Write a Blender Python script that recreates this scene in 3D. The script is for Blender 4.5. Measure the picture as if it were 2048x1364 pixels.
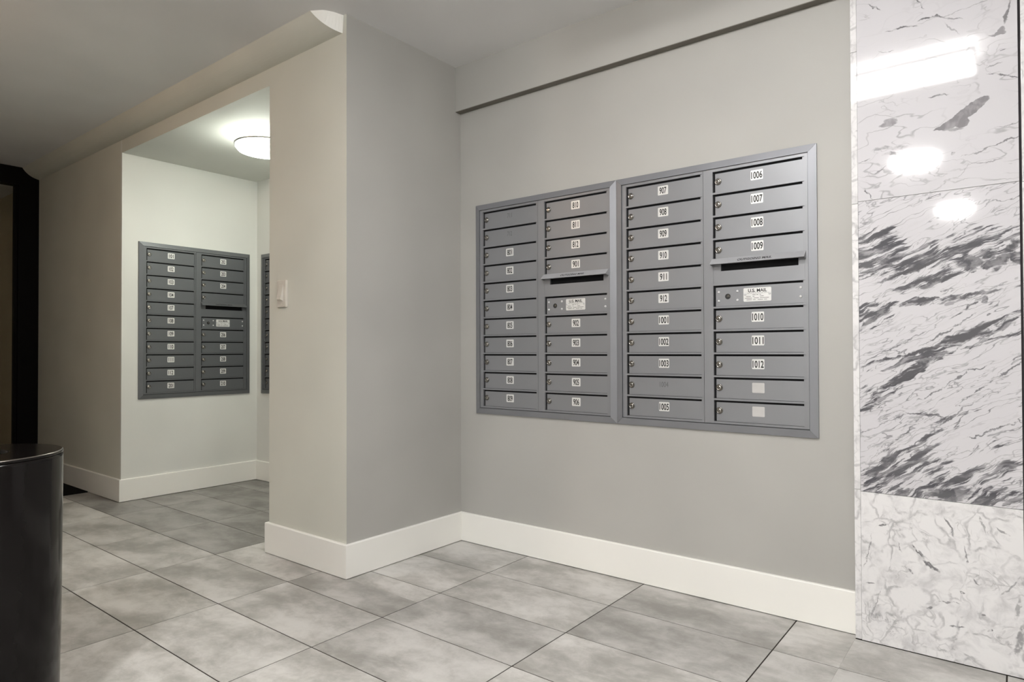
import bpy, bmesh, math, random
from mathutils import Vector, Matrix
random.seed(7)
for o in list(bpy.data.objects): bpy.data.objects.remove(o, do_unlink=True)
S = bpy.context.scene
COL = S.collection
R = math.radians

# ------------------------------------------------------------------ camera
cd = bpy.data.cameras.new('camera'); cam = bpy.data.objects.new('camera', cd); COL.objects.link(cam)
F_PX, YAW, PITCH, ROLL, V0 = 1299.57, R(38.0357), R(0.6773), R(-0.1769), 686.23
fw = Vector((-math.sin(YAW)*math.cos(PITCH), math.cos(YAW)*math.cos(PITCH), math.sin(PITCH)))
rt0 = Vector((math.cos(YAW), math.sin(YAW), 0)); up0 = rt0.cross(fw)
rt = rt0*math.cos(ROLL) + up0*math.sin(ROLL); up = -rt0*math.sin(ROLL) + up0*math.cos(ROLL)
cam.matrix_world = Matrix(((rt.x, up.x, -fw.x, 2.2945), (rt.y, up.y, -fw.y, -2.5016), (rt.z, up.z, -fw.z, 0.9846), (0, 0, 0, 1)))
cd.sensor_width = 36.0; cd.lens = 36.0*F_PX/2048.0; cd.shift_y = (V0-682.0)/2048.0; cd.clip_start = 0.02
S.camera = cam
# ------------------------------------------------------------------ world + exposure
w = bpy.data.worlds.new('world'); S.world = w; w.use_nodes = True
w.node_tree.nodes['Background'].inputs[0].default_value = (0.9, 0.95, 1.0, 1)
w.node_tree.nodes['Background'].inputs[1].default_value = 0.02
S.view_settings.view_transform = 'Standard'; S.view_settings.look = 'None'
S.view_settings.gamma = 1.0; S.view_settings.use_curve_mapping = False
S.view_settings.exposure = 0.13
S.cycles.use_light_tree = False       # five fittings only: plain light picking is quicker here
# strengths of the ceiling fittings (their light stays in the fittings' own glass)
E_LINEAR, E_NICHE, E_HALL, E_WARM = 28.0, 38.0, 315.0, 17.0

# ------------------------------------------------------------------ key dimensions (metres)
B = 0.015; CEIL = 2.4626; BH = 0.148
YF = -0.718            # plane of the pillar front and the left wall
XP = -0.617            # left end of the pillar
XN = -2.364            # left wall of the niche
YN = 0.246             # back wall of the niche
ZN = 2.3006            # niche ceiling
XE = -3.98             # dark door frame at the end of the hall
MZ = 0.667; MH = 1.0615

# ------------------------------------------------------------------ helpers
def link(name, me, mat=None, parent=None, loc=None):
    o = bpy.data.objects.new(name, me); COL.objects.link(o)
    if mat is not None and me is not None and not me.materials:
        for m in (mat if isinstance(mat, (list, tuple)) else [mat]): me.materials.append(m)
    if parent is not None: o.parent = parent
    if loc is not None: o.location = loc
    return o
def tag(o, label=None, cat=None, group=None, kind=None):
    if label: o['label'] = label
    if cat: o['category'] = cat
    if group: o['group'] = group
    if kind: o['kind'] = kind
    return o
def empty(name, loc, rz=0.0):
    o = bpy.data.objects.new(name, None); COL.objects.link(o); o.location = loc; o.rotation_euler = (0, 0, rz)
    o.empty_display_size = 0.05
    return o
class MB:
    def __init__(s): s.bm = bmesh.new()
    def box(s, x0, x1, y0, y1, z0, z1, bev=0.0, mi=0):
        r = bmesh.ops.create_cube(s.bm, size=1.0)
        vs = r['verts']
        for v in vs: v.co = Vector(((x0+x1)/2+v.co.x*(x1-x0), (y0+y1)/2+v.co.y*(y1-y0), (z0+z1)/2+v.co.z*(z1-z0)))
        fs = {f for v in vs for f in v.link_faces}
        for f in fs: f.material_index = mi
        if bev:
            es = list({e for v in vs for e in v.link_edges})
            bmesh.ops.bevel(s.bm, geom=es, offset=bev, segments=2, affect='EDGES', profile=0.6)
        return s
    def poly(s, verts, faces, mi=0):
        vs = [s.bm.verts.new(v) for v in verts]
        for f in faces:
            q = s.bm.faces.new([vs[i] for i in f]); q.material_index = mi
        return s
    def lathe(s, prof, n=32, axis='z', c=(0, 0, 0), mi=0, smooth=True, caps=(0, -1)):
        rings = []
        for r_, h in prof:
            ring = []
            for i in range(n):
                a = 2*math.pi*i/n
                if axis == 'z': p = (c[0]+r_*math.cos(a), c[1]+r_*math.sin(a), c[2]+h)
                else: p = (c[0]+r_*math.cos(a), c[1]-h, c[2]+r_*math.sin(a))
                ring.append(s.bm.verts.new(p))
            rings.append(ring)
        for a, b in zip(rings, rings[1:]):
            for i in range(n):
                q = s.bm.faces.new((a[i], a[(i+1) % n], b[(i+1) % n], b[i])); q.material_index = mi; q.smooth = smooth
        for ring in [rings[i] for i in caps]:
            q = s.bm.faces.new(ring); q.material_index = mi
        return s
    def mesh(s, name):
        bmesh.ops.recalc_face_normals(s.bm, faces=s.bm.faces)
        me = bpy.data.meshes.new(name); s.bm.to_mesh(me); s.bm.free(); return me
    def build(s, name, mat, parent=None, loc=None): return link(name, s.mesh(name), mat, parent, loc)
def box(name, x0, x1, y0, y1, z0, z1, mat, parent=None, bev=0.0):
    return MB().box(x0, x1, y0, y1, z0, z1, bev).build(name, mat, parent)
def struct(o): o['kind'] = 'structure'; return o

# ------------------------------------------------------------------ materials
class NT:
    def __init__(s, name):
        s.m = bpy.data.materials.new(name); s.m.use_nodes = True; s.t = s.m.node_tree
        s.b = s.t.nodes['Principled BSDF']
    def n(s, t, **kw):
        q = s.t.nodes.new(t)
        for k, v in kw.items():
            if k.startswith('i_'):
                key = k[2:]; key = int(key) if key.isdigit() else key.replace('_', ' ')
                s.put(q.inputs[key], v)
            else: setattr(q, k, v)
        return q
    def put(s, sock, v):
        if isinstance(v, bpy.types.NodeSocket): s.t.links.new(v, sock)
        else: sock.default_value = v
    def math(s, op, a, b=0.0, c=None, clamp=False):
        q = s.n('ShaderNodeMath', operation=op); q.use_clamp = clamp
        s.put(q.inputs[0], a); s.put(q.inputs[1], b)
        if c is not None: s.put(q.inputs[2], c)
        return q.outputs[0]
    def vm(s, op, a, b=None, scale=None):
        q = s.n('ShaderNodeVectorMath', operation=op); s.put(q.inputs[0], a)
        if b is not None: s.put(q.inputs[1], b)
        if scale is not None: s.put(q.inputs['Scale'], scale)
        return q.outputs['Value'] if op in ('LENGTH', 'DOT_PRODUCT') else q.outputs['Vector']
    def noise(s, vec, scale, detail=3.0, rough=0.55, dist=0.0, color=False):
        q = s.n('ShaderNodeTexNoise'); s.put(q.inputs['Vector'], vec); q.inputs['Scale'].default_value = scale
        q.inputs['Detail'].default_value = detail; q.inputs['Roughness'].default_value = rough; q.inputs['Distortion'].default_value = dist
        return q.outputs['Color'] if color else q.outputs['Fac']
    def ramp(s, v, a, b, lo=0.0, hi=1.0, smooth=True):
        q = s.n('ShaderNodeMapRange', interpolation_type='SMOOTHSTEP' if smooth else 'LINEAR')
        s.put(q.inputs[0], v); s.put(q.inputs[1], a); s.put(q.inputs[2], b); s.put(q.inputs[3], lo); s.put(q.inputs[4], hi)
        return q.outputs[0]
    def mix(s, f, a, b, blend='MIX'):
        q = s.n('ShaderNodeMix', data_type='RGBA', blend_type=blend)
        s.put(q.inputs[0], f); s.put(q.inputs[6], a if not isinstance(a, tuple) else (*a, 1)); s.put(q.inputs[7], b if not isinstance(b, tuple) else (*b, 1))
        return q.outputs[2]
    def mapping(s, vec, loc=(0, 0, 0), rot=(0, 0, 0), sc=(1, 1, 1), kind='POINT'):
        q = s.n('ShaderNodeMapping', vector_type=kind); s.put(q.inputs[0], vec)
        q.inputs['Location'].default_value = loc; q.inputs['Rotation'].default_value = rot; q.inputs['Scale'].default_value = sc
        return q.outputs[0]
    def bump(s, h, strength=0.2, dist=0.001):
        q = s.n('ShaderNodeBump'); q.inputs['Strength'].default_value = strength; q.inputs['Distance'].default_value = dist
        s.put(q.inputs['Height'], h); s.t.links.new(q.outputs[0], s.b.inputs['Normal'])
    def set(s, **kw):
        for k, v in kw.items():
            key = k.replace('_', ' ')
            if isinstance(v, tuple) and len(v) == 3: v = (*v, 1)
            s.put(s.b.inputs[key], v)
        return s
def paint(name, col, rough=0.55, mott=0.06, bump=0.08, spec=0.3):
    t = NT(name); pos = t.n('ShaderNodeNewGeometry').outputs['Position']
    n1 = t.noise(pos, 2.3, 1)
    f = t.ramp(n1, 0.3, 0.7, 1-mott, 1+mott*0.4, False)
    t.set(Base_Color=t.mix(1.0, col, t.n('ShaderNodeCombineColor', i_0=f, i_1=f, i_2=f).outputs[0], 'MULTIPLY'), Roughness=rough, Specular_IOR_Level=spec)
    return t.m
def plain(name, col, rough=0.5, metal=0.0, spec=0.5, coat=0.0, mott=0.03, sc=40):
    t = NT(name); oc = t.n('ShaderNodeTexCoord').outputs['Object']
    f = t.ramp(t.noise(oc, sc, 0), 0.3, 0.7, 1-mott, 1+mott, False)
    t.set(Base_Color=t.mix(1.0, col, t.n('ShaderNodeCombineColor', i_0=f, i_1=f, i_2=f).outputs[0], 'MULTIPLY'),
          Roughness=rough, Metallic=metal, Specular_IOR_Level=spec, Coat_Weight=coat)
    return t.m
def emit(name, col, strength):
    t = NT(name); e = t.n('ShaderNodeEmission', i_0=(*col, 1), i_1=strength)
    t.t.links.new(e.outputs[0], t.t.nodes['Material Output'].inputs['Surface']); t.t.nodes.remove(t.b)
    return t.m

M = {}
M['wall'] = paint('grey_wall_paint', (0.425, 0.418, 0.395))
M['cream'] = paint('cream_wall_paint', (0.63, 0.63, 0.57))
M['niche'] = paint('niche_wall_paint', (0.70, 0.705, 0.675))
M['ceil'] = paint('ceiling_paint', (0.78, 0.775, 0.775), rough=0.7)
M['niche_ceil'] = paint('niche_ceiling_paint', (0.66, 0.67, 0.63), rough=0.7)
M['white'] = paint('white_trim_paint', (0.87, 0.86, 0.82), rough=0.35, mott=0.03, bump=0.03, spec=0.5)
M['dark_room'] = paint('olive_room_paint', (0.62, 0.56, 0.42))
M['black_frame'] = plain('black_frame_lacquer', (0.0035, 0.003, 0.003), rough=0.5, spec=0.08)
M['marble_back'] = plain('grey_backing_mortar', (0.16, 0.15, 0.155), rough=0.9)
M['gap'] = plain('dark_gap', (0.012, 0.012, 0.013), rough=0.9, spec=0.1)
M['grout'] = plain('brown_grout', (0.030, 0.024, 0.021), rough=0.9, spec=0.15)
M['mail'] = plain('grey_powder_coat', (0.27, 0.275, 0.29), rough=0.40, metal=0.4, spec=0.45, mott=0.02, sc=9)
M['mail_trim'] = plain('grey_trim_coat', (0.255, 0.26, 0.28), rough=0.36, metal=0.45, spec=0.5, mott=0.02, sc=9)
M['hood'] = plain('lit_grey_hood_coat', (0.33, 0.335, 0.35), rough=0.5, metal=0.05, mott=0.02, sc=9)  # paler copy of the unit coat: light on the hood's top put into colour
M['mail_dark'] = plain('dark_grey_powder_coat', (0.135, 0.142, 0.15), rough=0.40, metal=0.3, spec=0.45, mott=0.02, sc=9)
M['chrome'] = plain('chrome', (0.46, 0.44, 0.41), rough=0.2, metal=1.0)
M['dark_chrome'] = plain('dark_chrome', (0.24, 0.23, 0.215), rough=0.25, metal=1.0)
M['plate'] = plain('silver_number_plate', (0.80, 0.80, 0.79), rough=0.33, metal=0.35, spec=0.6)
M['blank_plate'] = plain('blank_number_plate', (0.50, 0.49, 0.48), rough=0.5)
M['ink'] = plain('black_ink', (0.012, 0.012, 0.012), rough=0.6)
M['ink_grey'] = plain('small_print_ink', (0.10, 0.095, 0.09), rough=0.6)
M['ink_faint'] = plain('worn_ink', (0.13, 0.132, 0.138), rough=0.6)
M['switch'] = plain('switch_plastic', (0.62, 0.59, 0.53), rough=0.35)
M['nickel'] = plain('brushed_nickel', (0.45, 0.44, 0.43), rough=0.35, metal=0.9)
M['bin'] = plain('glossy_dark_brown_lacquer', (0.006, 0.005, 0.0048), rough=0.12, spec=0.17)
M['bin_edge'] = plain('pale_metal_bin_rim', (0.16, 0.145, 0.13), rough=0.25, metal=0.8)  # paler, metallic top edge of the lid
M['mat'] = plain('black_mat_fibre', (0.006, 0.006, 0.006), rough=0.95, spec=0.1, mott=0.4, sc=300)
M['e_warm_upper'] = emit('warm_upper_glass', (1.0, 0.66, 0.42), E_WARM*2.6)
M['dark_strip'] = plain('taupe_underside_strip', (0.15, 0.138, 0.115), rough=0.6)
M['e_niche_upper'] = emit('niche_upper_glass', (0.97, 1.0, 0.90), E_NICHE*0.42)
M['band'] = plain('grey_fixture_band', (0.20, 0.20, 0.20), rough=0.5)
M['fixture'] = plain('white_fixture_metal', (0.75, 0.75, 0.73), rough=0.4)
M['e_linear'] = emit('linear_lamp_glass', (1.0, 0.983, 0.962), E_LINEAR)
M['e_niche'] = emit('niche_lamp_glass', (0.97, 1.0, 0.90), E_NICHE)
M['e_hall'] = emit('hall_lamp_glass', (1.0, 0.983, 0.962), E_HALL)
M['e_warm'] = emit('warm_lamp_glass', (1.0, 0.72, 0.50), E_WARM)

def tile_mat(name='concrete_look_tile', k=1.0):
    t = NT(name); tc = t.n('ShaderNodeTexCoord'); oi = t.n('ShaderNodeObjectInfo')
    rnd = oi.outputs['Random']
    off = t.n('ShaderNodeCombineXYZ', i_0=t.math('MULTIPLY', rnd, 37.0), i_1=t.math('MULTIPLY', rnd, 91.0), i_2=t.math('MULTIPLY', rnd, 13.0)).outputs[0]
    p = t.vm('ADD', tc.outputs['Object'], off)
    pw = t.vm('ADD', p, t.vm('SCALE', t.vm('SUBTRACT', t.noise(p, 5, 3, color=True), (0.5, 0.5, 0.5)), scale=0.10))
    ps = t.mapping(pw, sc=(0.75, 1.25, 1))
    big = t.noise(ps, 4.0, 6, 0.62); fine = t.noise(pw, 26, 5, 0.7)
    pores = t.noise(p, 110, 2)
    v = t.math('ADD', t.math('MULTIPLY', big, 0.8), t.math('MULTIPLY', fine, 0.2))
    f = t.ramp(v, 0.34, 0.66, 0.0, 1.0)
    c = t.mix(f, (0.29, 0.282, 0.260), (0.585, 0.572, 0.55))
    edge = t.ramp(t.math('ABSOLUTE', t.math('SUBTRACT', t.noise(pw, 7.5, 4, 0.6), 0.5)), 0.0, 0.02, 0.35, 0.0)
    c = t.mix(t.math('MULTIPLY', edge, t.ramp(big, 0.45, 0.6)), c, (0.57, 0.56, 0.54))
    tint = t.ramp(rnd, 0.0, 1.0, 0.86*k, 1.08*k, False)
    c = t.mix(1.0, c, t.n('ShaderNodeCombineColor', i_0=tint, i_1=tint, i_2=tint).outputs[0], 'MULTIPLY')
    c = t.mix(t.ramp(pores, 0.66, 0.74, 0, 0.12), c, (0.1, 0.095, 0.085))
    t.set(Base_Color=c, Roughness=t.ramp(fine, 0.3, 0.7, 0.36, 0.5, False), Specular_IOR_Level=0.4)
    t.bump(fine, 0.05, 0.001); return t.m
M['tile'] = tile_mat()
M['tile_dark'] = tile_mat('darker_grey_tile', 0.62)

def blobs(t, vec, items):
    """soft-edged ellipses in slab coordinates: (x, z, half length, half width, angle deg, weight, softness)"""
    acc = None
    for x, z, L, W, a, wgt, soft in items:
        q = t.mapping(vec, loc=(x, 0, z), rot=(0, -R(a), 0), sc=(L, 1.0, W), kind='TEXTURE')
        s = t.n('ShaderNodeSeparateXYZ', i_0=q)
        d = t.math('ADD', t.math('MULTIPLY', s.outputs[0], s.outputs[0]), t.math('MULTIPLY', s.outputs[2], s.outputs[2]))
        v = t.ramp(d, 1.0-soft, 1.0+soft, wgt, 0.0)
        acc = v if acc is None else t.math('MAXIMUM', acc, v)
    return acc
def warp(t, p, items):
    for sc, amp, det in items:
        p = t.vm('ADD', p, t.vm('SCALE', t.vm('SUBTRACT', t.noise(p, sc, det, color=True), (0.5, 0.5, 0.5)), scale=amp))
    return p
def ridge(t, n, width, centre=0.5):
    return t.ramp(t.math('ABSOLUTE', t.math('SUBTRACT', n, centre)), 0.0, width, 1.0, 0.0)
WHITE = (0.60, 0.59, 0.615); GREYV = (0.30, 0.295, 0.31); DARKV = (0.085, 0.085, 0.095)
def marble_finish(t, c):
    t.set(Base_Color=c, Roughness=0.045, Specular_IOR_Level=0.62); return t.m
def marble_carrara(name='marble_cell_veins', items=(), seed=0.0, strength=1.0):
    t = NT(name); p0 = t.vm('ADD', t.n('ShaderNodeTexCoord').outputs['Object'], (seed, seed*0.7, seed*1.3))
    praw = t.n('ShaderNodeTexCoord').outputs['Object']
    p = warp(t, p0, [(6, 0.13, 3), (26, 0.034, 4)])
    v1 = t.n('ShaderNodeTexVoronoi', feature='DISTANCE_TO_EDGE', i_Vector=p, i_Scale=11.0).outputs['Distance']
    v2 = t.n('ShaderNodeTexVoronoi', feature='DISTANCE_TO_EDGE', i_Vector=t.vm('ADD', p, (3.3, 1.7, 0.4)), i_Scale=24.0).outputs['Distance']
    area = t.noise(p0, 6.5, 3); area2 = t.noise(t.vm('ADD', p0, (5, 2, 9)), 9, 3)
    brk1 = t.ramp(t.noise(p0, 28, 3), 0.36, 0.58, 0.15, 1.0)
    m1 = t.math('MULTIPLY', t.math('MULTIPLY', t.ramp(v1, 0.0, 0.075, 1, 0), brk1), t.ramp(area, 0.34, 0.60, 0.15, 0.75))
    m2 = t.math('MULTIPLY', t.math('MULTIPLY', t.ramp(v2, 0.0, 0.11, 1, 0), brk1), t.ramp(area2, 0.40, 0.62, 0.0, 0.55))
    cloud = t.ramp(t.noise(p, 11, 5, 0.65), 0.47, 0.74, 0.0, 0.5)
    g = t.math('MULTIPLY', t.math('MAXIMUM', t.math('MAXIMUM', m1, m2), cloud), strength)
    c = t.mix(g, (0.76, 0.752, 0.758), GREYV)
    thin = t.math('MULTIPLY', ridge(t, t.noise(p, 8, 4, 0.6), 0.007), t.ramp(area2, 0.5, 0.62, 0, 0.4))
    c = t.mix(t.math('MULTIPLY', thin, strength), c, (0.16, 0.155, 0.165))
    if items:
        pw = warp(t, praw, [(22, 0.030, 4), (80, 0.008, 3)])
        brk = t.ramp(t.noise(p0, 60, 3), 0.38, 0.52, 0.15, 1.0)
        c = t.mix(t.math('MULTIPLY', blobs(t, pw, items), brk), c, (0.17, 0.165, 0.175))
    return marble_finish(t, c)
def marble_top(items_vein, items_patch):
    t = NT('marble_sparse_veins'); p0 = t.n('ShaderNodeTexCoord').outputs['Object']
    p = warp(t, p0, [(5, 0.12, 2), (24, 0.016, 3)])
    ps = t.mapping(p, rot=(0, R(-18), 0), sc=(0.6, 1, 1.5))
    a1 = t.noise(t.vm('ADD', p0, (2, 0, 1)), 5.5, 2)
    th = t.math('MULTIPLY', ridge(t, t.noise(ps, 6, 3, 0.5), 0.012), t.ramp(a1, 0.42, 0.6, 0.08, 0.6))
    th2 = t.math('MULTIPLY', ridge(t, t.noise(t.vm('ADD', ps, (9, 4, 2)), 11, 3, 0.5), 0.014), t.ramp(t.noise(p0, 7, 2), 0.46, 0.64, 0.0, 0.5))
    cloud = t.ramp(t.noise(p, 7, 5, 0.6), 0.5, 0.78, 0.0, 0.30)
    c = t.mix(cloud, WHITE, (0.52, 0.51, 0.53))
    c = t.mix(t.math('MAXIMUM', th, th2), c, (0.26, 0.255, 0.27))
    pv = warp(t, p0, [(20, 0.034, 3), (75, 0.010, 3)])
    brk = t.ramp(t.noise(p0, 40, 3), 0.36, 0.55, 0.25, 1.0)
    c = t.mix(t.math('MULTIPLY', blobs(t, pv, items_vein), brk), c, (0.15, 0.145, 0.155))
    pp = warp(t, p0, [(26, 0.012, 3), (90, 0.008, 3)])
    c = t.mix(blobs(t, pp, items_patch), c, t.mix(t.ramp(t.noise(p, 40, 3), 0.4, 0.65), (0.235, 0.225, 0.24), (0.33, 0.32, 0.335)))
    return marble_finish(t, c)
def marble_streak(mass, veins, dark):
    t = NT('marble_bold_diagonal_streaks'); p0 = t.n('ShaderNodeTexCoord').outputs['Object']
    p = warp(t, p0, [(4.5, 0.06, 3), (18, 0.018, 3)])
    # angle of the grain steepens towards the foot of the slab
    q1 = t.mapping(p, rot=(0, R(24), 0), sc=(1, 1, 1)); qf1 = t.mapping(q1, sc=(7.5, 20.0, 62.0)); q1 = t.mapping(q1, sc=(4.0, 20.0, 24.0))
    q2 = t.mapping(p, rot=(0, R(38), 0), sc=(1, 1, 1)); qf2 = t.mapping(q2, sc=(8.0, 20.0, 66.0)); q2 = t.mapping(q2, sc=(4.5, 20.0, 26.0))
    s1 = t.noise(qf1, 1.0, 5, 0.6); s2 = t.noise(qf2, 1.0, 5, 0.6); r1 = t.noise(q1, 1.0, 3, 0.5)
    z = t.n('ShaderNodeSeparateXYZ', i_0=p0).outputs[2]
    k = t.ramp(z, 0.12, 0.36, 1.0, 0.0)
    s = t.math('ADD', t.math('MULTIPLY', s1, t.math('SUBTRACT', 1.0, k)), t.math('MULTIPLY', s2, k))
    mm = blobs(t, warp(t, p0, [(9, 0.07, 3)]), mass)
    thr = t.math('SUBTRACT', 0.73, t.math('MULTIPLY', mm, 0.285))
    streak = t.ramp(t.math('SUBTRACT', s, thr), -0.012, 0.06, 0.0, 1.0)
    area = t.noise(p0, 5.5, 2)
    rw = t.math('MULTIPLY', ridge(t, r1, 0.014, 0.47), t.math('MAXIMUM', t.ramp(area, 0.40, 0.62, 0.10, 0.75), t.math('MULTIPLY', mm, 0.8)))
    rw2 = t.math('MULTIPLY', ridge(t, t.noise(t.vm('ADD', q1, (3, 7, 5)), 0.8, 3, 0.5), 0.010, 0.52), t.ramp(area, 0.36, 0.55, 0.85, 0.35))
    rw3 = t.math('MULTIPLY', ridge(t, t.noise(t.vm('ADD', q2, (13, 2, 8)), 1.4, 3, 0.5), 0.016, 0.5), t.math('MAXIMUM', t.ramp(t.noise(p0, 8, 2), 0.48, 0.64, 0.0, 0.7), t.math('MULTIPLY', mm, 0.7)))
    rw2 = t.math('MAXIMUM', rw2, rw3)
    cloud = t.ramp(s, 0.5, 0.7, 0.0, 0.25)
    c = t.mix(cloud, WHITE, (0.5, 0.49, 0.51))
    c = t.mix(t.math('MAXIMUM', rw, rw2), c, (0.11, 0.107, 0.118))
    shade = t.mix(t.ramp(t.noise(q1, 2.3, 4, 0.6), 0.44, 0.66), (0.085, 0.084, 0.095), (0.32, 0.312, 0.33))
    c = t.mix(streak, c, shade)
    pv = warp(t, p0, [(16, 0.030, 4), (55, 0.022, 4)])
    frag = t.ramp(t.noise(qf1, 1.0, 5, 0.65), 0.38, 0.54, 0.05, 1.0)
    c = t.mix(t.math('MULTIPLY', blobs(t, pv, veins), frag), c, (0.09, 0.088, 0.098))
    c = t.mix(t.math('MULTIPLY', blobs(t, pv, dark), t.ramp(frag, 0.0, 0.5, 0.35, 1.0)), c, t.mix(t.ramp(t.noise(p, 30, 3), 0.4, 0.6), DARKV, (0.22, 0.215, 0.23)))
    return marble_finish(t, c)
#MF_BEGIN
M['m_top'] = marble_top([(0.1337, 0.5546, 0.0413, 0.003, -8.5, 1, 0.5), (0.2135, 0.5612, 0.0355, 0.003, -7.7, 1, 0.5), (0.2688, 0.5445, 0.0307, 0.0024, -27.3, 0.7, 0.5), (0.1841, 0.6168, 0.0219, 0.0024, -64.0, 0.9, 0.5), (0.0566, 0.6503, 0.028, 0.0027, -31.7, 0.9, 0.5), (0.4118, 0.5193, 0.038, 0.0041, -105.4, 0.9, 0.5), (0.4032, 0.3285, 0.045, 0.002, -20.0, 0.9, 0.5), (0.3338, 0.1082, 0.0378, 0.0017, 12.3, 0.8, 0.5), (0.4034, 0.1269, 0.0414, 0.002, 13.6, 0.8, 0.5), (0.0328, 0.0212, 0.0239, 0.0027, -59.9, 0.9, 0.5), (0.0961, 0.1642, 0.0449, 0.0068, -0.2, 0.6, 0.8), (0.1064, 0.1432, 0.0275, 0.0054, -3.5, 0.8, 0.6), (0.0649, 0.0977, 0.0245, 0.002, 32.4, 0.7, 0.5), (0.2351, 0.3066, 0.0248, 0.0034, -2.6, 0.8, 0.6), (0.0205, 0.137, 0.0185, 0.002, 5.6, 0.7, 0.5), (0.318, 0.5646, 0.1375, 0.0017, 4.9, 0.5, 0.5), (0.2675, 0.5132, 0.0325, 0.002, -50.8, 0.5, 0.6), (0.398, 0.4053, 0.0083, 0.0024, 7.4, 0.8, 0.5), (0.376, 0.3668, 0.0221, 0.0017, 4.1, 0.6, 0.5), (0.2954, 0.0574, 0.0244, 0.0014, 50.9, 0.6, 0.5), (0.3531, 0.0732, 0.0482, 0.0014, -1.6, 0.6, 0.5), (0.4104, 0.1764, 0.033, 0.0017, 3.0, 0.6, 0.5), (0.2685, 0.1125, 0.0069, 0.0027, 22.4, 0.9, 0.4), (0.089, 0.4916, 0.0205, 0.0017, -7.1, 0.7, 0.5)], [(0.254, 0.2027, 0.0354, 0.0068, 8.5, 1, 0.12), (0.2761, 0.2135, 0.042, 0.0149, 19.6, 1, 0.1), (0.3059, 0.235, 0.0497, 0.0176, 32.6, 1, 0.1), (0.3286, 0.2519, 0.0412, 0.0149, 30.2, 1, 0.1), (0.2946, 0.2073, 0.0209, 0.0169, 1.4, 1, 0.12), (0.2691, 0.1906, 0.0276, 0.0047, -8.0, 0.8, 0.2), (0.3833, 0.4563, 0.0202, 0.0027, -5.7, 0.95, 0.2), (0.3931, 0.4596, 0.0139, 0.0068, -1.5, 0.95, 0.15), (0.3964, 0.4691, 0.01, 0.0088, 32.2, 0.95, 0.15), (0.092, 0.2445, 0.026, 0.0074, -0.1, 0.85, 0.3), (0.0998, 0.2546, 0.019, 0.0102, -6.0, 0.8, 0.3)])
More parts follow.
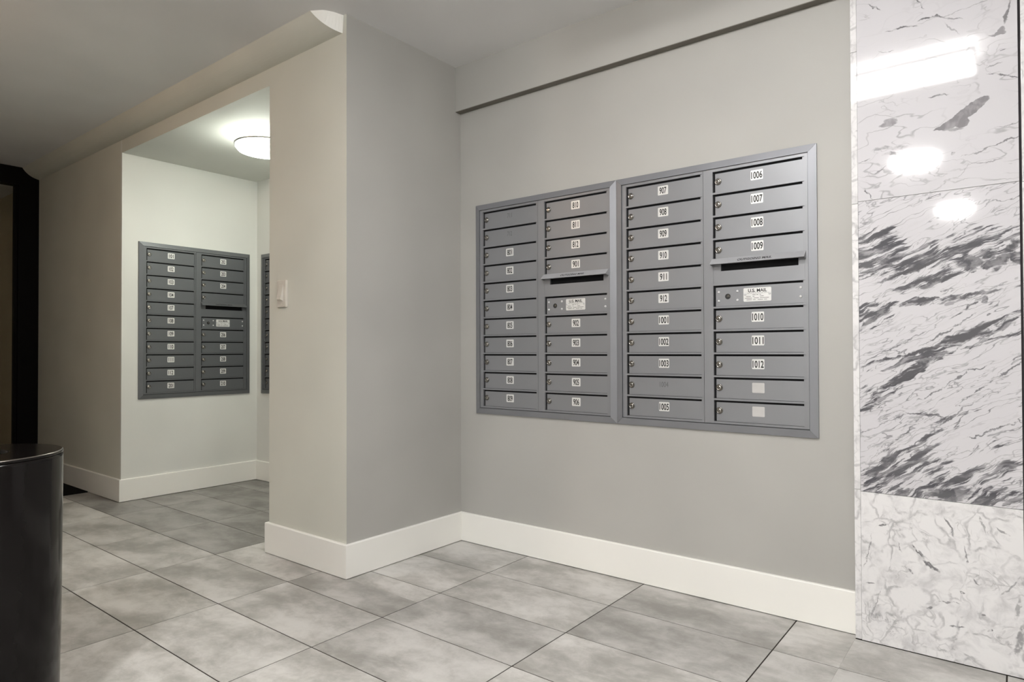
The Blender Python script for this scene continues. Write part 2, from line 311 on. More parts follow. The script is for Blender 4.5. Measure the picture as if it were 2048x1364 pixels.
M['m_mid'] = marble_streak([(0.0538, 0.8157, 0.1112, 0.0778, -21.0, 1, 0.7), (0.2191, 0.7892, 0.2661, 0.0508, 12.1, 0.95, 0.7), (0.3079, 0.773, 0.169, 0.0508, 4.2, 0.9, 0.7), (0.2151, 0.7026, 0.1206, 0.0203, 12.0, 1, 0.6), (0.0367, 0.5999, 0.0767, 0.0508, 1.5, 1, 0.6), (0.2015, 0.6356, 0.1682, 0.0152, 3.7, 0.95, 0.6), (0.0856, 0.4366, 0.1079, 0.0203, 15.5, 0.85, 0.7), (0.2979, 0.5181, 0.1889, 0.0254, 27.3, 1, 0.6), (0.097, 0.3592, 0.154, 0.0254, 40.3, 0.95, 0.6), (0.027, 0.3531, 0.0603, 0.0203, 41.7, 0.8, 0.7), (0.3409, 0.5036, 0.1181, 0.0102, 14.4, 0.8, 0.7), (0.1661, 0.2663, 0.1094, 0.0203, 10.5, 0.6, 0.7), (0.1623, 0.1815, 0.1613, 0.0406, 37.8, 0.75, 0.8), (0.097, 0.0894, 0.1566, 0.0508, 33.0, 1, 0.7), (0.1868, 0.0711, 0.132, 0.0406, 41.4, 0.85, 0.8), (0.1152, 0.0124, 0.1419, 0.0237, 3.4, 1, 0.6), (0.3084, 0.0764, 0.1755, 0.0372, 26.4, 1, 0.7), (0.3684, 0.0236, 0.0939, 0.0305, 18.3, 1, 0.7), (0.3378, 0.1726, 0.131, 0.0203, 24.9, 0.6, 0.8), (0.3492, 0.3948, 0.1205, 0.0135, 28.8, 0.5, 0.8)], [(0.1415, 0.7353, 0.0928, 0.0088, 19.4, 1, 0.4), (0.0458, 0.7314, 0.0512, 0.0034, 12.7, 0.9, 0.5), (0.1813, 0.6927, 0.0627, 0.0102, 16.6, 1, 0.4), (0.274, 0.7547, 0.0494, 0.0047, 17.5, 0.9, 0.5), (0.178, 0.6388, 0.0711, 0.0047, 6.2, 1, 0.5), (0.3264, 0.6504, 0.0758, 0.0061, 7.3, 0.9, 0.5), (0.4163, 0.6654, 0.0292, 0.0061, 15.7, 0.9, 0.5), (0.0661, 0.4411, 0.0729, 0.0047, 17.5, 1, 0.5), (0.184, 0.4761, 0.0652, 0.0054, 15.6, 1, 0.5), (0.2804, 0.5157, 0.0764, 0.0115, 24.2, 1, 0.4), (0.377, 0.564, 0.0785, 0.0102, 20.3, 1, 0.4), (0.2852, 0.4898, 0.0525, 0.0054, 8.2, 0.9, 0.5), (0.3844, 0.5172, 0.0611, 0.003, 13.2, 0.9, 0.5), (0.1522, 0.4116, 0.061, 0.0115, 39.1, 1, 0.4), (0.0577, 0.3301, 0.085, 0.0061, 43.5, 1, 0.5), (0.0401, 0.3212, 0.0366, 0.0047, 59.7, 0.9, 0.5), (0.1849, 0.2706, 0.0494, 0.0041, -7.9, 0.9, 0.5), (0.2506, 0.5409, 0.0858, 0.0027, 36.1, 0.8, 0.5), (0.3091, 0.6141, 0.0571, 0.0034, 37.4, 0.9, 0.5), (0.1011, 0.4855, 0.1134, 0.002, 28.2, 0.7, 0.5), (0.2274, 0.3559, 0.1027, 0.002, 36.4, 0.8, 0.5), (0.3254, 0.4201, 0.0269, 0.002, 20.9, 0.8, 0.5), (0.3653, 0.3831, 0.1045, 0.003, 40.9, 0.8, 0.5), (0.3139, 0.3097, 0.0997, 0.002, 33.3, 0.6, 0.5), (0.0643, 0.2307, 0.0775, 0.002, 28.3, 0.7, 0.5), (0.1175, 0.1934, 0.0937, 0.003, 47.0, 0.8, 0.5), (0.203, 0.2142, 0.0939, 0.003, 43.0, 0.8, 0.5), (0.3684, 0.235, 0.0815, 0.0024, 25.2, 0.8, 0.5), (0.056, 0.0744, 0.0651, 0.003, 54.5, 0.9, 0.5)], [(0.3084, 0.7533, 0.037, 0.0203, -1.8, 1, 0.3), (0.3106, 0.7284, 0.0149, 0.0102, 4.2, 1, 0.3), (0.3636, 0.7417, 0.0307, 0.0122, 16.0, 1, 0.3), (0.3993, 0.7652, 0.0529, 0.0149, 57.3, 1, 0.3), (0.3618, 0.7729, 0.0195, 0.0122, 27.7, 1, 0.3), (0.4309, 0.7559, 0.0229, 0.0186, -23.7, 1, 0.25), (0.1537, 0.6833, 0.0267, 0.0074, 8.1, 1, 0.4), (0.187, 0.4423, 0.0215, 0.0102, 16.8, 1, 0.4), (0.0368, 0.5789, 0.0532, 0.0095, 39.7, 1, 0.4), (0.3474, 0.6318, 0.0128, 0.0074, 74.2, 0.95, 0.4), (0.2441, 0.0261, 0.0587, 0.0135, 14.1, 1, 0.4), (0.2721, 0.0161, 0.0376, 0.0102, 23.6, 0.9, 0.5), (0.0778, 0.7762, 0.0189, 0.0088, 14.3, 0.9, 0.5)])
M['m_low'] = marble_carrara('marble_cell_veins', [(0.1633, 0.3297, 0.0244, 0.003, -42.0, 1, 0.5), (0.1966, 0.2895, 0.0294, 0.0054, -35.3, 1, 0.4), (0.0625, 0.3985, 0.0103, 0.0034, 9.2, 1, 0.4), (0.1128, 0.336, 0.0152, 0.002, -67.9, 0.8, 0.5), (0.2518, 0.421, 0.0298, 0.003, -61.4, 0.9, 0.5), (0.2911, 0.3398, 0.0277, 0.0027, -85.2, 0.8, 0.5), (0.2461, 0.1831, 0.0265, 0.0027, 3.2, 0.8, 0.5), (0.1955, 0.1529, 0.0094, 0.0054, 13.5, 0.9, 0.5), (0.2662, 0.1108, 0.019, 0.0027, 9.8, 0.9, 0.5), (0.3295, 0.1649, 0.0096, 0.0047, 2.4, 0.9, 0.5), (0.3509, 0.1239, 0.0075, 0.0047, 21.0, 1, 0.4), (0.0199, 0.3027, 0.0561, 0.0027, 77.5, 0.7, 0.5), (0.0243, 0.1958, 0.0129, 0.0027, 4.4, 0.8, 0.5), (0.4196, 0.2042, 0.034, 0.0061, 76.8, 0.6, 0.6), (0.4229, 0.1133, 0.0494, 0.0088, 80.8, 0.7, 0.6), (0.0446, 0.1311, 0.0647, 0.002, 74.1, 0.6, 0.5), (0.3149, 0.2644, 0.0159, 0.0024, -49.6, 0.8, 0.5), (0.0926, 0.0727, 0.0769, 0.0041, 61.1, 0.4, 0.7), (0.1754, 0.3234, 0.0114, 0.0041, -65.6, 0.8, 0.4), (0.4034, 0.2634, 0.0403, 0.0024, 57.9, 0.6, 0.5), (0.3839, 0.4307, 0.0191, 0.0027, -24.6, 0.7, 0.5), (0.3365, 0.4402, 0.0275, 0.0027, -74.7, 0.6, 0.5), (0.2809, 0.2241, 0.0067, 0.0034, -4.4, 0.9, 0.4), (0.142, 0.2628, 0.0088, 0.0027, -44.0, 0.8, 0.4)], 0.0)
M['m_strip'] = marble_carrara('marble_edge_strip', (), 4.0, 0.8)
M['m_side'] = marble_carrara('marble_side_panel', (), 9.0, 0.6)
#MF_END

# ================================================================== STRUCTURE
# ---- floor with separate tiles
TX, TY, PX, PY = 0.4244, -0.2866, 0.6096, 0.3048
GR = 0.0042
floor = struct(box('floor', -6.6, 3.4, -7.0, 0.40, -0.10, -0.0014, M['grout']))
tmesh = {}
def tile(x0, x1, y0, y1):
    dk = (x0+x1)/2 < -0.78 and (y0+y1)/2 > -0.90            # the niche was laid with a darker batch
    key = (round(x1-x0, 4), round(y1-y0, 4), dk)
    if key not in tmesh:
        w_, d_ = x1-x0, y1-y0; b_ = 0.0006; h = -0.0016
        me = MB().poly([(0, 0, h), (w_, 0, h), (w_, d_, h), (0, d_, h), (0, 0, -b_), (w_, 0, -b_), (w_, d_, -b_), (0, d_, -b_), (b_, b_, 0), (w_-b_, b_, 0), (w_-b_, d_-b_, 0), (b_, d_-b_, 0)],
                   [(8, 9, 10, 11)] + [(i, (i+1) % 4, 4+(i+1) % 4, 4+i) for i in range(4)] + [(4+i, 4+(i+1) % 4, 8+(i+1) % 4, 8+i) for i in range(4)]).mesh('tile')
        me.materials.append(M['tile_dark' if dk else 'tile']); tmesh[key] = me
    o = bpy.data.objects.new('tile', tmesh[key]); COL.objects.link(o); o.parent = floor; o.location = (x0, y0, 0)
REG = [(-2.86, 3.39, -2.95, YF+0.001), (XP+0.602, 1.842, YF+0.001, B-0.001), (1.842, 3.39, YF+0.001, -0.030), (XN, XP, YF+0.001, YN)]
for i in range(-7, 6):
    for j in range(-2, 10):
        ax0, ax1 = TX+PX*i+GR/2, TX+PX*(i+1)-GR/2
        ay1, ay0 = TY-PY*j-GR/2, TY-PY*(j+1)+GR/2
        parts = []
        for rx0, rx1, ry0, ry1 in REG:
            x0, x1, y0, y1 = max(ax0, rx0), min(ax1, rx1), max(ay0, ry0), min(ay1, ry1)
            if x1-x0 > 0.012 and y1-y0 > 0.012: parts.append([x0, x1, y0, y1])
        # rejoin pieces of one tile that only the region split divided
        if len(parts) == 2:
            a, b = parts
            if abs(a[0]-b[0]) < 1e-6 and abs(a[1]-b[1]) < 1e-6: parts = [[a[0], a[1], min(a[2], b[2]), max(a[3], b[3])]]
        for q in parts: tile(*q)
# far floor behind the camera carries on in the same tile, too far round the corner to see
for x0, x1, y0, y1 in [(0.95, 3.39, -6.98, -3.40)]:
    t_ = box('tile_field', x0, x1, y0, y1, -0.0035, 0.0, M['tile'], floor); t_['kind'] = 'stuff'
# ---- ceiling
struct(box('ceiling', -6.6, 3.4, -7.0, 0.40, CEIL, CEIL+0.1, M['ceil']))
# ---- wall with the two mailbox units, upper furring band stands proud of it
wr = struct(box('wall_right', -B, 1.842, B, 0.40, -0.004, CEIL, M['wall']))
LEDGE_Z, LEDGE_Y = 2.229, -0.022
box('furring_band', -B, 1.842, LEDGE_Y, B, LEDGE_Z+0.003, CEIL, M['wall'], wr)
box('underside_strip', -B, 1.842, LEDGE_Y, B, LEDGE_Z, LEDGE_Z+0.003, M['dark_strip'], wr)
# ---- pillar (return wall + switch wall), niche walls, left wall
wc = struct(MB().box(XP, -B-0.001, YF, 0.40, -0.004, CEIL).build('wall_center', M['cream']))
box('return_face', -B-0.001, -B, YF+0.0006, B, 0.0, CEIL, M['wall'], wc)
hd = struct(box('wall_header', XN, XP, YF, 0.40, ZN+0.02, CEIL, M['cream']))
box('lintel_face', XN, XP, YF, YF+0.003, ZN, ZN+0.02, M['cream'], hd)
box('niche_ceiling', XN, XP, YF+0.003, YN, ZN, ZN+0.02, M['niche_ceil'], hd)
wl = struct(box('wall_left', XE, XN-0.02, YF, 0.40, -0.004, CEIL, M['cream']))
box('niche_side_lining', XN-0.02, XN, YF, 0.40, -0.004, CEIL, M['niche'], wl)
struct(box('wall_niche', XN, XP, YN, 0.40, -0.004, ZN+0.02, M['niche']))
box('niche_pillar_lining', XP-0.004, XP, YF+0.06, YN, 0.0, ZN, M['niche'], bpy.data.objects['wall_center'])
# ---- walls behind and beside the camera
struct(box('wall_east', 3.4, 3.5, -7.0, 0.40, -0.1, CEIL, M['wall']))
struct(box('wall_back', 0.85, 3.4, -7.1, -7.0, -0.1, CEIL, M['wall']))
struct(box('wall_hall_shading', XE, 0.95, -3.1, -2.95, -0.1, CEIL, M['wall']))  # unseen; placed and lengthened to block lamp light from the hall's left
struct(box('wall_corridor', 0.85, 0.95, -7.0, -3.1, -0.1, CEIL, M['wall']))
# ---- marble wall
wm = struct(box('wall_marble', 1.846, 3.4, 0.0, 0.40, -0.004, CEIL, M['marble_back']))
def slab(x0, x1, y0, z0, z1, mat):
    me = MB().box(0, x1-x0, 0, -0.001-y0, 0, z1-z0, 0.0008).mesh('marble_panel'); me.materials.append(mat)
    return link('marble_panel', me, None, wm, (x0, y0, z0))
SX0, SX1, SY = 1.8625, 2.2970, -0.029
slab(SX0, SX1, SY, 0.002, 0.5035, M['m_low']); slab(SX0, SX1, SY+0.0012, 0.5045, 1.4895, M['m_mid']); slab(SX0, SX1, SY, 1.4903, CEIL-0.001, M['m_top'])
for z0, z1 in ((0.002, 0.5085), (0.5095, 1.4835), (1.4845, 2.0065), (2.0075, CEIL-0.001)):
    slab(1.8425, 1.8617, SY+0.003, z0, z1, M['m_strip'])
for x0, x1 in ((2.3035, 2.748), (2.750, 3.19)):
    for z0, z1 in ((0.002, 0.5035), (0.5045, 1.4865), (1.4875, 2.109), (2.110, CEIL-0.001)):
        slab(x0, x1, SY, z0, z1, M['m_side'])
# ---- baseboards
def bboard(name, x0, x1, y0, y1, ch):
    """box with a small chamfer along its exposed top edges; ch = which sides are exposed"""
    c = 0.003; xa, xb, ya, yb = x0+c*('w' in ch), x1-c*('e' in ch), y0+c*('s' in ch), y1-c*('n' in ch)
    v = [(x0, y0, 0.0035), (x1, y0, 0.0035), (x1, y1, 0.0035), (x0, y1, 0.0035), (x0, y0, BH-c), (x1, y0, BH-c), (x1, y1, BH-c), (x0, y1, BH-c), (xa, ya, BH), (xb, ya, BH), (xb, yb, BH), (xa, yb, BH)]
    f = [(3, 2, 1, 0), (8, 9, 10, 11)] + [(i, (i+1) % 4, 4+(i+1) % 4, 4+i) for i in range(4)] + [(4+i, 4+(i+1) % 4, 8+(i+1) % 4, 8+i) for i in range(4)]
    return struct(MB().poly(v, f).build(name, M['white']))
bboard('baseboard_right', 0.0, 1.841, 0.0, B, 's')
bboard('baseboard_return', -B, 0.0, YF-B, B, 'es')
bboard('baseboard_center', XP-B, -B, YF-B, YF, 'ws')
bboard('baseboard_pillar', XP-B, XP-0.004, YF, YN, 'w')
bboard('baseboard_left', XE, XN+B, YF-B, YF, 'es')
bboard('baseboard_niche', XN, XN+B, YF, YN, 'e')
bboard('baseboard_back', XN+B, XP-B, YN-B, YN, 's')
# ---- rounded moulding between left wall and ceiling, with its cut end
prof = []
P0, P2 = Vector((YF, 2.385)), Vector((-0.832, CEIL)); P1 = (P0+P2)/2 + Vector((-0.020, -0.026))
for i in range(11):
    s_ = i/10; q = P0*(1-s_)**2 + P1*2*s_*(1-s_) + P2*s_**2; prof.append((q.x, q.y))
mb = MB(); xs_end = [-0.043-0.075*(i/10)**1.0 for i in range(11)]
vs = [(XE, y, z) for y, z in prof] + [(xs_end[i], y, z) for i, (y, z) in enumerate(prof)]
fs = [(i, i+1, 11+i+1, 11+i) for i in range(10)]
n0 = len(vs); vs += [(XE, YF, CEIL)]
fs += [tuple(list(range(0, 11)) + [n0])]
mb.poly(vs, fs); trim = struct(mb.build('trim_1', M['cream']))
def top_pt(s_):                                   # rounded line of the cut end on the ceiling
    pts = [Vector((-0.036, YF)), Vector((-0.046, -0.760)), Vector((-0.066, -0.800)), Vector((-0.118, -0.832))]
    k_ = min(int(s_*3), 2); return pts[k_].lerp(pts[k_+1], s_*3-k_)
ev = [(xs_end[i]+0.0002, y, z) for i, (y, z) in enumerate(prof)] + [(top_pt(i/10).x, top_pt(i/10).y, CEIL) for i in range(11)]
MB().poly(ev, [(i, i+1, 12+i, 11+i) for i in range(10)]).build('lit_cut_end', M['white'], trim)  # whiter than the moulding: the light it faces is put into its colour
for pl in trim.data.polygons: pl.use_smooth = False
# ---- dark framed doorway at the end of the hall and the dim room beyond
d1 = struct(MB().poly([(XE-0.10, YF, -0.004), (XE-0.10, -0.855, -0.004), (XE-0.10, -0.855, 2.322), (XE-0.10, -2.60, 2.322), (XE-0.10, -2.60, CEIL), (XE-0.10, YF, CEIL),
                      (XE, YF, -0.004), (XE, -0.855, -0.004), (XE, -0.855, 2.322), (XE, -2.60, 2.322), (XE, -2.60, CEIL), (XE, YF, CEIL)],
                     [(0, 1, 2, 5), (2, 3, 4, 5), (6, 11, 8, 7), (8, 11, 10, 9), (0, 6, 7, 1), (1, 7, 8, 2), (2, 8, 9, 3), (3, 9, 10, 4), (4, 10, 11, 5), (5, 11, 6, 0)]).build('door_1', M['black_frame']))
box('far_jamb', XE-0.10, XE, -2.94, -2.60, 0.0, CEIL, M['black_frame'], d1)
box('inner_stop', XE-0.07, XE-0.03, -0.875, -0.855, 0.0, 2.322, M['black_frame'], d1)
struct(box('wall_vestibule', -6.6, -6.5, -3.1, 0.40, -0.1, CEIL, M['dark_room']))
vb = struct(box('wall_vestibule_side', -6.5, XE-0.10, YF+0.10, 0.40, -0.1, CEIL, M['dark_room']))
struct(box('wall_vestibule_far', -6.5, XE-0.10, -3.1, -2.95, -0.1, CEIL, M['dark_room']))

# ================================================================== OBJECTS
# ---- mailbox units
def text_mesh(txt, h, width=None, align='CENTER', bold=False):
    cu = bpy.data.curves.new('txt', 'FONT'); cu.body = txt; cu.size = 1.0; cu.align_x = align; cu.align_y = 'CENTER'; cu.resolution_u = 3
    if bold: cu.offset = 0.022
    o = bpy.data.objects.new('txt', cu); COL.objects.link(o)
    bpy.context.view_layer.update()
    me = bpy.data.meshes.new_from_object(o.evaluated_get(bpy.context.evaluated_depsgraph_get()))
    bpy.data.objects.remove(o, do_unlink=True); bpy.data.curves.remove(cu)
    xs = [v.co.x for v in me.vertices]; ys = [v.co.y for v in me.vertices]
    sx, sy = max(xs)-min(xs), max(ys)-min(ys); cx, cy = (max(xs)+min(xs))/2, (max(ys)+min(ys))/2
    kz = h/sy; kx = (width/sx) if width else kz
    for v in me.vertices: v.co = ((v.co.x-cx)*kx, 0.0, (v.co.y-cy)*kz)
    me.materials.clear(); return me
tcache = {}
def label_text(txt, h, width, mat, bold=False):
    key = (txt, h, width, mat)
    if key not in tcache:
        me = text_mesh(txt, h, width, bold=bold); me.materials.append(M[mat]); tcache[key] = me
    return tcache[key]
def lock_mesh():
    m = MB().lathe([(0.0136, 0.0), (0.0136, 0.0022), (0.0122, 0.0036), (0.0098, 0.0040), (0.0088, 0.0026)], 20, 'y', mi=2)
    m.lathe([(0.0082, 0.0026), (0.0076, 0.0046), (0.004, 0.0052)], 16, 'y')
    m.box(-0.0009, 0.0009, -0.0058, -0.0045, -0.0045, 0.0045, mi=1)
    me = m.mesh('lock'); me.materials.append(M['chrome']); me.materials.append(M['ink']); me.materials.append(M['dark_chrome']); return me
LOCK = lock_mesh()
def rivet_mesh():
    me = MB().lathe([(0.0052, 0.0), (0.0046, 0.0018), (0.0028, 0.0030), (0.0008, 0.0034)], 12, 'y').mesh('rivet'); me.materials.append(M['rivet']); return me
M['rivet'] = plain('painted_rivet', (0.62, 0.62, 0.63), rough=0.3, metal=0.1)
RIVET = rivet_mesh()
def rounded_plate(w_, h_, r_, t_):
    pts = []
    for cx, cz, a0 in ((w_/2-r_, h_/2-r_, 0), (-w_/2+r_, h_/2-r_, 90), (-w_/2+r_, -h_/2+r_, 180), (w_/2-r_, -h_/2+r_, 270)):
        for k in range(4):
            a = R(a0+30*k); pts.append((cx+r_*math.cos(a), cz+r_*math.sin(a)))
    n = len(pts)
    vs = [(x, 0, z) for x, z in pts] + [(x, -t_, z) for x, z in pts]
    return MB().poly(vs, [tuple(range(n)), tuple(range(n, 2*n))] + [(i, (i+1) % n, n+(i+1) % n, n+i) for i in range(n)])
PLATE = rounded_plate(0.046, 0.038, 0.003, 0.0006).mesh('number_plate'); PLATE.materials.append(M['plate'])
BLANK = rounded_plate(0.046, 0.038, 0.003, 0.0006).mesh('number_plate'); BLANK.materials.append(M['blank_plate'])
def kid(name, me, parent, loc=(0, 0, 0)):
    o = bpy.data.objects.new(name, me); COL.objects.link(o); o.parent = parent; o.location = loc; return o
PITCH_Z, ROW0 = 0.0900, 1.025
YD, YFACE = -0.0030, -0.0095            # door front, face-frame front (wall plane at 0)
def mailbox(loc, rz, W, col1, col2, label, group, coat='mail', coat_trim='mail_trim'):
    k = W/0.8125; H = MH; u = empty('mailbox_unit', loc, rz); tag(u, label, 'mailbox', group)
    T = 0.028
    # four mitred frame strips, sloping up from the outer edge to the inner one
    g = 0.0004; yo, yi = -0.008, -0.0145
    def strip(o0, o1, i1, i0):
        d = (Vector(o1)-Vector(o0)).normalized()*g
        q = []
        for (x, z), y in ((o0, 0.0), (o1, 0.0), (o1, yo), (o0, yo), (i1, yi), (i0, yi), (i1, 0.0), (i0, 0.0)):
            q.append((x, y, z))
        for n_, s_ in ((0, 1), (3, 1), (5, 1), (7, 1), (1, -1), (2, -1), (4, -1), (6, -1)):
            x, y, z = q[n_]; q[n_] = (x+d.x*s_, y, z+d.y*s_)
        MB().poly(q, [(0, 1, 2, 3), (3, 2, 4, 5), (5, 4, 6, 7), (7, 6, 1, 0), (0, 3, 5, 7), (1, 6, 4, 2)]).build('frame_strip', M[coat_trim], u)
    strip((0, 0), (W, 0), (W-T, T), (T, T)); strip((W, 0), (W, H), (W-T, H-T), (W-T, T))
    strip((W, H), (0, H), (T, H-T), (W-T, H-T)); strip((0, H), (0, 0), (T, T), (T, H-T))
    box('recess_shade_panel', T, W-T, -0.0006, 0.0, T, H-T, M['gap'], u)  # near-black sheet: shade inside the slot and door gaps put into its colour
    cols = [(0.0300*k, 0.3915*k, 0.049*k, 0.387*k), (0.3928*k, W-0.0300, 0.431*k, 0.771*k)]
    for ci, ((fx0, fx1, ox0, ox1), nums) in enumerate(zip(cols, (col1, col2))):
        m = MB(); yb = -0.0006
        m.box(fx0, ox0, YFACE, yb, T+0.0025, H-T-0.001); m.box(ox1, fx1, YFACE, yb, T+0.0025, H-T-0.001)
        m.box(ox0, ox1, YFACE, yb, T+0.0025, 0.0385); m.box(ox0, ox1, YFACE, yb, ROW0-0.0035, H-T-0.001)
        for r_ in range(1, 11): m.box(ox0, ox1, YFACE, yb, ROW0-PITCH_Z*r_-0.0035, ROW0-PITCH_Z*r_+0.0035)
        for r_ in range(11):
            if nums[r_] != 'OUT':
                zt = ROW0-PITCH_Z*r_; m.box(ox1-0.007, ox1, -0.0062, yb, zt-PITCH_Z+0.0035, zt-0.0035)
        m.build('face_frame', M[coat], u)
        w_ = ox1-ox0; cx = (ox0+ox1)/2
        for r_ in range(11):
            zt = ROW0-PITCH_Z*r_; zb = zt-PITCH_Z; zc = (zt+zb)/2; tx = nums[r_]
            if tx == 'OUT':
                sx0, sx1, sz0, sz1 = ox0+0.031, ox1-0.022, zt-0.038, zt-0.010
                m = MB(); e = 0.0004
                m.box(ox0+e, sx0, YFACE+e, yb, zb+0.0035, zt-0.0035); m.box(sx1, ox1-e, YFACE+e, yb, zb+0.0035, zt-0.0035)
                m.box(sx0, sx1, YFACE+e, yb, zb+0.0035, sz0); m.box(sx0, sx1, YFACE+e, yb, sz1, zt-0.0035)
                pn = m.build('outgoing_panel', M[coat], u)
                # hood over the slot: sloping plate with bent-in ends
                f0, f1 = ox0-0.004, ox1+0.004; yr, zr, yf_, zf = YFACE, zt+0.0125, YFACE-0.028, zt-0.0110; th = 0.0014
                v = [(f0, yr, zr), (f1, yr, zr), (f1, yf_, zf), (f0, yf_, zf), (f0, yr, zr-th), (f1, yr, zr-th), (f1, yf_, zf-th), (f0, yf_, zf-th)]
                hood = MB().poly(v, [(0, 1, 2, 3), (4, 7, 6, 5), (3, 2, 6, 7), (0, 3, 7, 4), (1, 5, 6, 2)])
                for xx in (f0, f1):
                    s_ = 0.001 if xx == f0 else -0.001
                    hood.poly([(xx, yr, zr-th), (xx, yf_, zf-th), (xx, yr, zf-0.006), (xx+s_, yr, zr-th), (xx+s_, yf_, zf-th), (xx+s_, yr, zf-0.006)],
                              [(0, 1, 2), (3, 5, 4), (0, 3, 4, 1), (1, 4, 5, 2)])
                ho = hood.build('slot_hood', M['hood'] if coat == 'mail' else M[coat], u)
                ot = kid('hood_lettering', label_text('OUTGOING MAIL', 0.0145, 0.128, 'ink', True), ho,
                         (cx-0.005, yr-0.0165, zr-0.0165*(zr-zf)/0.028+0.0006))
                ot.rotation_euler = (-math.atan2(0.028, zr-zf), 0, 0)
                continue
            d_ = MB().box(-(w_-0.012)/2+0.0025, (w_-0.012)/2, YD, -0.0006, -0.0405, 0.0335, 0.0006).mesh('door'); d_.materials.append(M[coat])
            dr = kid('door', d_, u, (cx-0.0005, 0, zc))
            dx0 = -w_/2
            if tx == 'MAIL':
                for rx, rz_ in ((0.0205, 0.0155), (0.0205, -0.0195), (0.0935, 0.0155), (0.0935, -0.0195), (0.324, 0.0155), (0.324, -0.0175)):
                    kid('rivet', RIVET, dr, (dx0+rx*k, YD, rz_))
                ml = MB().lathe([(0.0108, 0.0), (0.0108, 0.0006)], 20, 'y', mi=1)
                ml.box(-0.003, 0.008, -0.0011, -0.0005, -0.002, 0.0010, mi=0); ml.box(-0.0015, 0.0065, -0.0011, -0.0005, 0.0024, 0.0062, mi=0)
                lm = ml.mesh('master_lock'); lm.materials.append(M['chrome']); lm.materials.append(M['ink'])
                kid('master_lock', lm, dr, (dx0+0.056*k, YD, -0.003))
                pm = rounded_plate(0.1035, 0.052, 0.004, 0.0008).mesh('notice_plate'); pm.materials.append(M['plate'])
                pxc = dx0+0.1685*k
                kid('notice_plate', pm, dr, (pxc, YD, -0.001))
                kid('notice_title', label_text('U.S. MAIL', 0.0130, 0.070, 'ink', True), dr, (pxc+0.001, YD-0.0010, 0.0145))
                kid('notice_line', label_text('Approved by the Postmaster General', 0.0042, 0.080, 'ink_grey'), dr, (pxc+0.002, YD-0.0010, 0.0045))
                sm = MB()                                  # the rest of the print is too small to read: broken lines of ink
                for zz, segs in ((-0.0015, ((-0.018, -0.006), (-0.003, 0.004), (0.009, 0.014))), (-0.0080, ((-0.042, -0.024), (-0.017, -0.010), (0.010, 0.024))),
                                 (-0.0143, ((-0.046, -0.019), (-0.014, 0.006), (0.010, 0.043))), (-0.0205, ((-0.040, -0.020), (-0.016, -0.006), (0.002, 0.022), (0.025, 0.036)))):
                    for a, b in segs: sm.box(a, b, -0.0003, 0, zz-0.0008, zz+0.0008)
                sm.build('notice_small_print', M['ink_grey'], dr, (pxc, YD-0.0009, 0))
                for sx_ in (-0.0455, 0.0455): kid('rivet', RIVET, dr, (pxc+sx_, YD-0.0004, 0.001))
                continue
            kid('lock', LOCK, dr, (dx0+0.0205, YD, 0.001))
            if tx.startswith('~'):
                if tx != '~': kid('worn_number', label_text(tx[1:], 0.022, 0.0095*len(tx[1:]), 'ink_faint'), dr, (0, YD-0.0004, 0.006))
            elif tx == '': kid('number_plate', BLANK, dr, (0, YD, 0.004))
            else:
                kid('number_plate', PLATE, dr, (0, YD, 0.004))
                kid('number', label_text(tx, 0.0275, 0.0106*len(tx)-0.001, 'ink', True), dr, (0, YD-0.0009, 0.0035))
    return u
GRP = 'mailbox units set into the walls'
mailbox((0.0984, B, MZ), 0, 0.8125, ['~711', '~712', '801', '802', '803', '804', '805', '806', '807', '808', '809'],
        ['810', '811', '812', '901', 'OUT', 'MAIL', '902', '903', '904', '905', '906'], 'grey metal mailbox unit with doors 801 to 906, nearer the inner corner', GRP)
mailbox((0.9113, B, MZ), 0, 0.8125, ['907', '908', '909', '910', '911', '912', '1001', '1002', '1003', '~1004', '1005'],
        ['1006', '1007', '1008', '1009', 'OUT', 'MAIL', '1010', '1011', '1012', '', ''], 'grey metal mailbox unit with doors 907 to 1012, beside the marble', GRP)
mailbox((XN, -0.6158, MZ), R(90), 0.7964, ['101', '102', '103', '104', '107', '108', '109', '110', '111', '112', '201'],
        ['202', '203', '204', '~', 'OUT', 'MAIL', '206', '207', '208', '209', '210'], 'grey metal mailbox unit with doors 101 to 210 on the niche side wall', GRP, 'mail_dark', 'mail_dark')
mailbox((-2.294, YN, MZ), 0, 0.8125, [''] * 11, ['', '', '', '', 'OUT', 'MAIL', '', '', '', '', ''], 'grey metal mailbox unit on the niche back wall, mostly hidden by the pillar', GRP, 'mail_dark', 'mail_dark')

# ---- light switch
sw = empty('light_switch', (-0.497, YF, 1.262)); tag(sw, 'cream paddle light switch on the pillar', 'light switch')
MB().box(-0.0365, 0.0365, -0.012, 0.0, -0.064, 0.064, 0.002).build('wall_plate', M['switch'], sw)
MB().poly([(-0.016, -0.012, 0.044), (0.016, -0.012, 0.044), (0.016, -0.028, -0.028), (-0.016, -0.028, -0.028), (-0.016, -0.012, -0.036), (0.016, -0.012, -0.036)],
          [(0, 1, 2, 3), (3, 2, 5, 4), (0, 3, 4), (1, 5, 2), (0, 4, 5, 1)]).build('paddle', M['switch'], sw)
for zz in (0.050, -0.050):
    MB().lathe([(0.003, 0.0), (0.003, 0.0006), (0.002, 0.0012)], 12, 'y').build('screw', M['switch'], sw, (0, -0.012, zz))

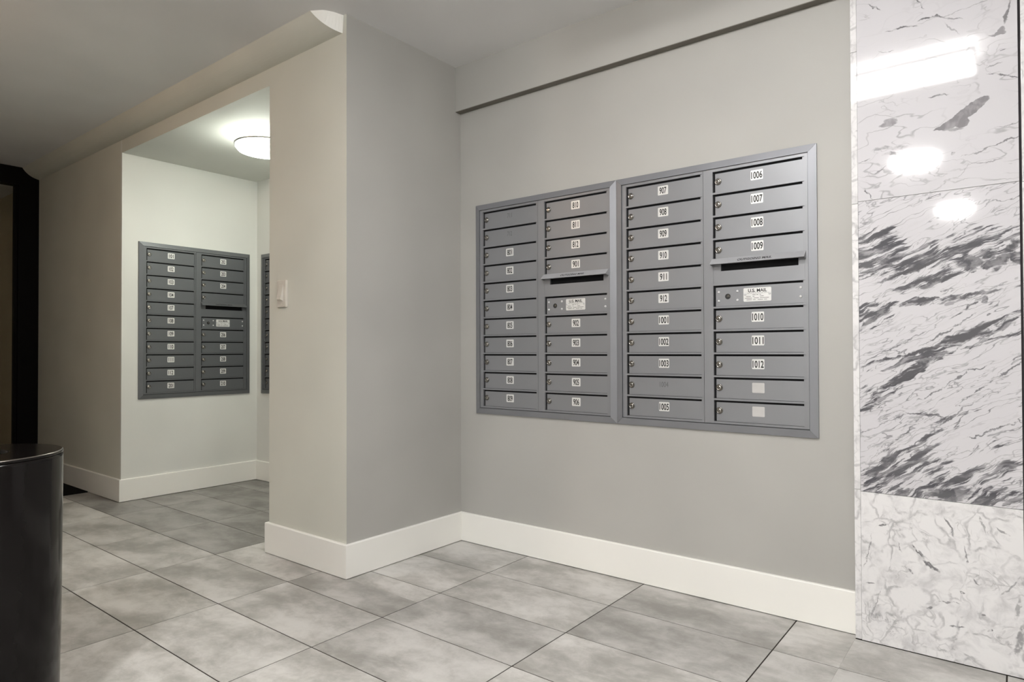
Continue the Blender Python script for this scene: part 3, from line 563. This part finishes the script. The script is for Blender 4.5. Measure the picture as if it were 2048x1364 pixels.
# ---- bin
bn = empty('trash_can', (0.143, -2.032, 0.0)); tag(bn, 'glossy dark brown round trash can with a hole in its lid', 'trash can')
BR, BZ = 0.1946, 0.72
MB().lathe([(BR-0.012, 0.0), (BR-0.008, 0.012), (BR-0.006, 0.05), (BR-0.002, 0.30), (BR, BZ-0.02), (BR, BZ-0.010)], 72).build('body', M['bin'], bn)
m = MB(); n = 72; prof = [(BR-0.004, BZ-0.010), (BR, BZ-0.008), (BR, BZ-0.0025), (BR-0.003, BZ), (0.0765, BZ), (0.0737, BZ-0.002), (0.0737, BZ-0.03)]
rings = [[m.bm.verts.new((r_*math.cos(2*math.pi*i/n), r_*math.sin(2*math.pi*i/n), z)) for i in range(n)] for r_, z in prof]
for ri, (a, b) in enumerate(zip(rings, rings[1:])):
    for i in range(n):
        q = m.bm.faces.new((a[i], a[(i+1) % n], b[(i+1) % n], b[i])); q.smooth = ri not in (3,); q.material_index = 1 if ri == 2 else 0
lid = m.build('lid', [M['bin'], M['bin_edge']], bn)
MB().lathe([(0.0736, 0.0), (0.0736, 0.003)], 48).build('liner_shadow_disc', M['gap'], bn, (0, 0, BZ-0.034))

# ---- floor mat by the doorway
fm = MB().box(XE+0.03, -2.872, -2.2, YF-B-0.003, 0.0, 0.008, 0.002).build('floor_mat', M['mat'])
tag(fm, 'black floor mat at the far end of the hall', 'mat')
under = box('tile_field', XE, -2.862, -2.95, YF-0.001, -0.0035, 0.0, M['tile'], floor); under['kind'] = 'stuff'

# ---- ceiling lights
def drum(loc, mat, label, r_=0.178, mat_up=None, zs=1.0, n=16):
    o = empty('drum_ceiling_light', loc); tag(o, label, 'ceiling light'); o.scale = (1, 1, zs)
    MB().lathe([(r_-0.03, 0.0), (r_-0.03, -0.006)], 40).build('ceiling_pan', M['fixture'], o)
    MB().lathe([(r_, -0.006), (r_, -0.049)], n, caps=()).build('upper_glass', mat_up or mat, o)
    MB().lathe([(r_-0.006, -0.048), (r_+0.004, -0.049), (r_+0.004, -0.059), (r_-0.006, -0.060)], n).build('metal_ring', M['nickel'], o)
    MB().lathe([(r_-0.003, -0.059), (r_-0.003, -0.072), (r_-0.018, -0.090), (r_-0.075, -0.104), (0.02, -0.108)], n, caps=(-1,)).build('lower_glass', mat, o)
    return o
drum((-1.340, -0.300, ZN), M['e_niche'], 'round two-tier flush ceiling light inside the mailbox niche', mat_up=M['e_niche_upper'], n=36)
drum((1.665, -3.42, CEIL), M['e_hall'], 'round flush ceiling light reflected midway down the marble top panel', 0.15, zs=0.55)
drum((1.77, -5.70, CEIL), M['e_hall'], 'round flush ceiling light reflected low on the marble, farthest down the corridor', 0.14, zs=0.55)
drum((-1.25, -2.28, CEIL), M['e_warm'], 'round warm ceiling light above the left end of the hall', mat_up=M['e_warm_upper'])
ll = empty('linear_ceiling_light', (1.62, -1.44, CEIL)); tag(ll, 'long rectangular ceiling light mirrored brightly in the marble top panel', 'ceiling light')
MB().box(-0.50, 0.50, -0.12, 0.12, -0.010, 0.0).build('ceiling_pan', M['fixture'], ll)
MB().box(-0.52, 0.52, -0.14, 0.14, -0.045, -0.010).build('upper_diffuser', M['e_linear'], ll)
MB().box(-0.522, 0.522, -0.142, 0.142, -0.060, -0.045).build('metal_band', M['band'], ll)
MB().box(-0.51, 0.51, -0.135, 0.135, -0.095, -0.060, 0.016).build('lower_diffuser', M['e_linear'], ll)
